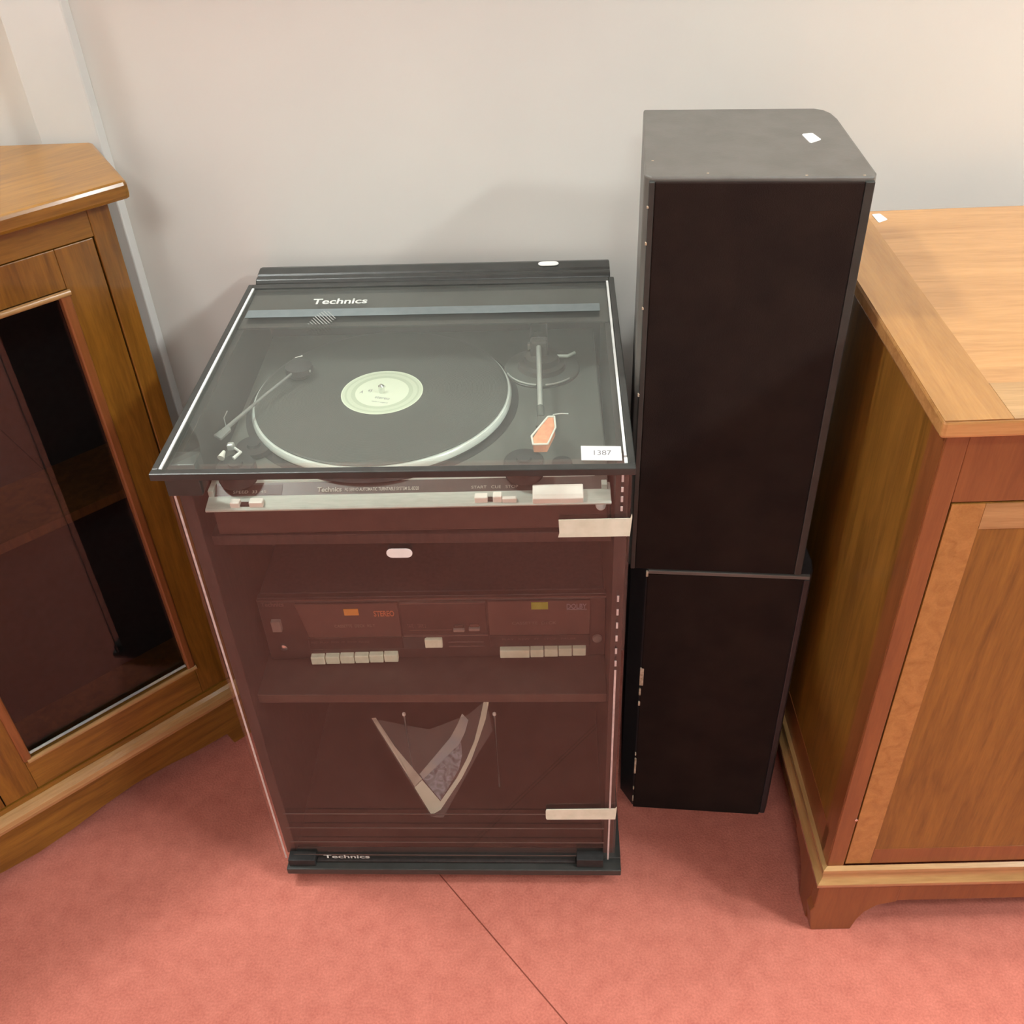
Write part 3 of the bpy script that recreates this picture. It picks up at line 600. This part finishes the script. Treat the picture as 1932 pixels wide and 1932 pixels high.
MB().box(-.0008, .001, .002, .034, .158, TZ - .021).build('side_banding', 'wood_stile', d)
MB().box(SW - .018, SW, .004, SD, .158, TZ - .020).build('side_panel', 'wood_side', d, bevel=.001)
MB().box(.018, SW - .018, SD - .012, SD, .158, TZ - .020).build('back_panel', 'wood_dark', d)
MB().box(0, .0215, 0, .022, .158, TZ - .020).build('front_stile', 'wood_stile', d, bevel=.001)
MB().box(SW - .0215, SW, 0, .022, .158, TZ - .020).build('front_stile', 'wood_stile', d, bevel=.001)
MB().box(.018, SW - .018, .02, SD - .012, .150, .160).build('bottom_panel', 'wood_dark', d)
MB().box(.0215, SW - .0215, 0, .022, .780, TZ - .020).build('top_rail', 'wood_stile', d, bevel=.001)
n = 2; dw = (SW - .043 - .0015 * 3) / 2
for i in range(n):
    x0 = .0215 + .0015 + i * (dw + .0015); x1 = x0 + dw
    dr = MB().box(x0, x1, .001, .020, .163, .778).build('door', 'wood_side', d, bevel=.001)
    for a, b2, e, f, nm, mm in ((x0 + .0005, x0 + .033, .164, .777, 'banding', 'wood_band'), (x1 - .033, x1 - .0005, .164, .777, 'banding', 'wood_band'), (x0 + .0335, x1 - .0335, .745, .777, 'banding', 'mould'), (x0 + .0335, x1 - .0335, .164, .196, 'banding', 'wood_stile')):
        MB().box(a, b2, .0004, .0015, e, f).build(nm, mm, d, parent=dr)
    MB().lathe((x1 - .045 if i == 0 else x0 + .045, .001, .48), [(.006, 0), (.005, .008), (.009, .014), (.008, .020), (.003, .022)], 20, ax=(0, -1, 0)).build('knob', 'chrome', d, parent=dr, smooth=True)
MB().lathe((.0205, .0, .2640), [(.0022, 0), (.0022, .0010), (.001, .0016)], 12, ax=(0, -1, 0)).build('hinge_pin', 'chrome', d, smooth=True)
# two-step moulding round the front and the side (mitred)
def mprof(off0):
    return [(0, .1250), (.008, .1215), (.0115, .1255), (.0118, .1320), (.0070, .1370), (.0045, .1420), (.0050, .1480), (.0068, .1520), (.0060, .1570), (0, .1600)]
def mould_run(name, m, kind_):
    mb = MB(); P = mprof(0); A = []; B = []
    for o_, z in P:
        if kind_ == 'front': A.append(mb.bm.verts.new((-o_, -o_, z))); B.append(mb.bm.verts.new((SW + o_, -o_, z)))
        else: A.append(mb.bm.verts.new((-o_, -o_, z))); B.append(mb.bm.verts.new((-o_, SD, z)))
    for i in range(len(P)):
        j = (i + 1) % len(P); mb.bm.faces.new((A[i], A[j], B[j], B[i]))
    mb.bm.faces.new(A); mb.bm.faces.new(B[::-1])
    return mb.build(name, m, d, smooth=True)
mould_run('moulding', 'mould', 'front'); mould_run('moulding', 'mould_y', 'side')
# bracket feet with shaped apron
def bracket(pts, axis, a0, a1, nm='bracket_foot', m='wood_stile'): return MB().prism(pts, axis, a0, a1).build(nm, m, d, bevel=.0015)
fr = [(-.0035, .124), (-.0035, .060), (-.008, .050), (0, 0), (.057, 0), (.062, .025), (.070, .045), (.085, .062), (.110, .070), (.110, .124)]
bracket(fr, 'y', -.002, .018)
bracket([(SW - x, z) for x, z in fr], 'y', -.002, .018)
sd = [(.018, .124), (.018, .0), (.057, 0), (.062, .025), (.072, .045), (.090, .062), (.120, .070), (.120, .124)]
bracket(sd, 'x', -.003, .015)
bracket([(SD - y + .0, z) for y, z in sd], 'x', -.003, .015)
MB().box(.110, SW - .110, 0, .016, .070, .124).build('apron', 'wood_stile', d, bevel=.001)
MB().box(-.001, .014, .120, SD - .120, .070, .124).build('apron', 'wood_dark', d, bevel=.001)

# ------------------------------------------------------------------ glazed corner cabinet
g = Thing('corner_cabinet', COR, (-.4, .05, 0), 'golden brown wooden corner cabinet with glazed door standing at an angle by the wall trim', 'cabinet')
CW, CH = .80, .985
a_ = -COR[2]
def from_world(x, y):   # metres in the room to this frame's own units
    dx, dy = (x - COR[0]) / COR[3], (y - COR[1]) / COR[3]
    return (dx * math.cos(a_) - dy * math.sin(a_), dx * math.sin(a_) + dy * math.cos(a_))
rb_ = from_world(-.508, 1.262); lb_ = (-CW - .10, .13)
cb1 = from_world(-1.225, 1.30); cb2 = from_world(-1.27, .90)
def slab(z0, z1, grow=0, nm='x', m='wood_dark', bev=.001):
    pts = [(0 + grow, -grow), (rb_[0] + grow * .8, rb_[1]), cb1, cb2, (-CW - grow, -grow)]
    return MB().prism(pts, 'z', z0, z1).build(nm, m, g, bevel=bev)
slab(.130, .148, -.002, 'bottom_board', 'wood_dark'); slab(.545, .560, -.03, 'shelf', 'wood_dark')
slab(CH - .022, CH, .022, 'top', 'wood_gold_h', .005)
def wallp(p, q_, th, z0, z1, nm, m):
    p, q_ = Vector(p), Vector(q_); n_ = Vector((-(q_ - p).y, (q_ - p).x)).normalized() * th
    return MB().prism([tuple(p), tuple(q_), tuple(q_ + n_), tuple(p + n_)], 'z', z0, z1).build(nm, m, g, bevel=.0008)
wallp((-.0005, .022), rb_, .014, .148, CH - .022, 'side_panel', 'wood_gold')
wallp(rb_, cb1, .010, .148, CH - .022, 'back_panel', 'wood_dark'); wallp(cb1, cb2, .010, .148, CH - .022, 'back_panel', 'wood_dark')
wallp(cb2, (-CW, .022), .014, .148, CH - .022, 'side_panel', 'wood_gold')
for x0, x1 in ((-.0270, 0), (-CW, -CW + .027)):
    MB().box(x0, x1, 0, .022, .143, CH - .022).build('stile', 'wood_gold', g, bevel=.0015)
MB().box(-CW + .027, -.027, 0, .022, .143, .152).build('bottom_rail', 'wood_gold_h', g)
MB().box(-CW + .027, -.027, 0, .022, CH - .06, CH - .022).build('top_rail', 'wood_gold_h', g, bevel=.001)
half = (CW - .054) / 2; z0d, z1d = .1535, CH - .0615
for i in range(2):
    x1 = -.0285 - i * half; x0 = x1 - half + .0015
    fr_ = MB()
    fr_.box(x0, x0 + .048, .0015, .0205, z0d, z1d).box(x1 - .048, x1, .0015, .0205, z0d, z1d).box(x0 + .048, x1 - .048, .0015, .0205, z1d - .05, z1d)
    dr = fr_.build('door', 'wood_gold', g, bevel=.0012)
    MB().box(x0 + .048, x1 - .048, .0015, .0205, z0d, .2120).build('door_rail', 'wood_gold_h', g, parent=dr, bevel=.0012)
    # beads round the glass
    def bead(mbx, nm='glazing_bead', m='mould'): mbx.build(nm, m, g, parent=dr, smooth=True)
    bead(MB().tube([(x0 + .052, -.0005, .2150), (x1 - .046, -.0005, .2150)], .0042, 10))
    bead(MB().tube([(x0 + .060, .0045, .2240), (x1 - .060, .0045, .2240)], .0022, 8), m='grey')
    bead(MB().tube([(x0 + .052, -.0005, z1d - .054), (x1 - .046, -.0005, z1d - .054)], .0042, 10))
    for xx in (x0 + .053, x1 - .053):
        MB().box(xx - .0065, xx + .0065, -.002, .012, .2150, z1d - .054).build('glazing_bead', 'wood_stile', g, parent=dr, bevel=.003)
    MB().box(x0 + .058, x1 - .058, .010, .013, .218, z1d - .058).build('glass_pane', 'cab_glass', g, parent=dr)
    MB().lathe((x0 + .024 if i == 0 else x1 - .024, .0015, .55), [(.006, 0), (.005, .008), (.009, .014), (.008, .020), (.003, .022)], 20, ax=(0, -1, 0)).build('knob', 'chrome', g, parent=dr, smooth=True)
MB().box(-CW + .02, -.016, .16, .168, .148, CH - .022).build('dark_sheet', 'rubber', g)  # black sheet standing in for the dark inside seen through the glass
# moulding and shaped apron
mp_ = [(.020, .1150), (-.006, .1150), (-.0125, .1190), (-.0140, .1260), (-.0125, .1340), (-.007, .1400), (-.001, .1430), (.020, .1430)]
MB().prism(mp_, 'x', -CW - .012, .012).build('moulding', 'mould', g, bevel=.0012)
ap = [(-CW, .115), (-CW, .0), (-CW + .06, 0), (-CW + .075, .030)]
for i in range(13):
    u = i / 12; ap.append((-CW + .075 + u * (CW - .135), .030 + .018 * (1 - math.cos(u * 4 * math.pi)) / 2 - .006 * math.sin(u * math.pi)))
ap += [(-.052, 0), (0, 0), (0, .115)]
MB().prism(ap, 'y', .004, .022).build('apron', 'wood_gold_h', g, bevel=.0015)
wallp((-.001, .022), (rb_[0] - .0, rb_[1]), .016, 0, .115, 'side_foot', 'wood_dark')
wallp(cb2, (-CW, .022), .016, 0, .115, 'side_foot', 'wood_dark')
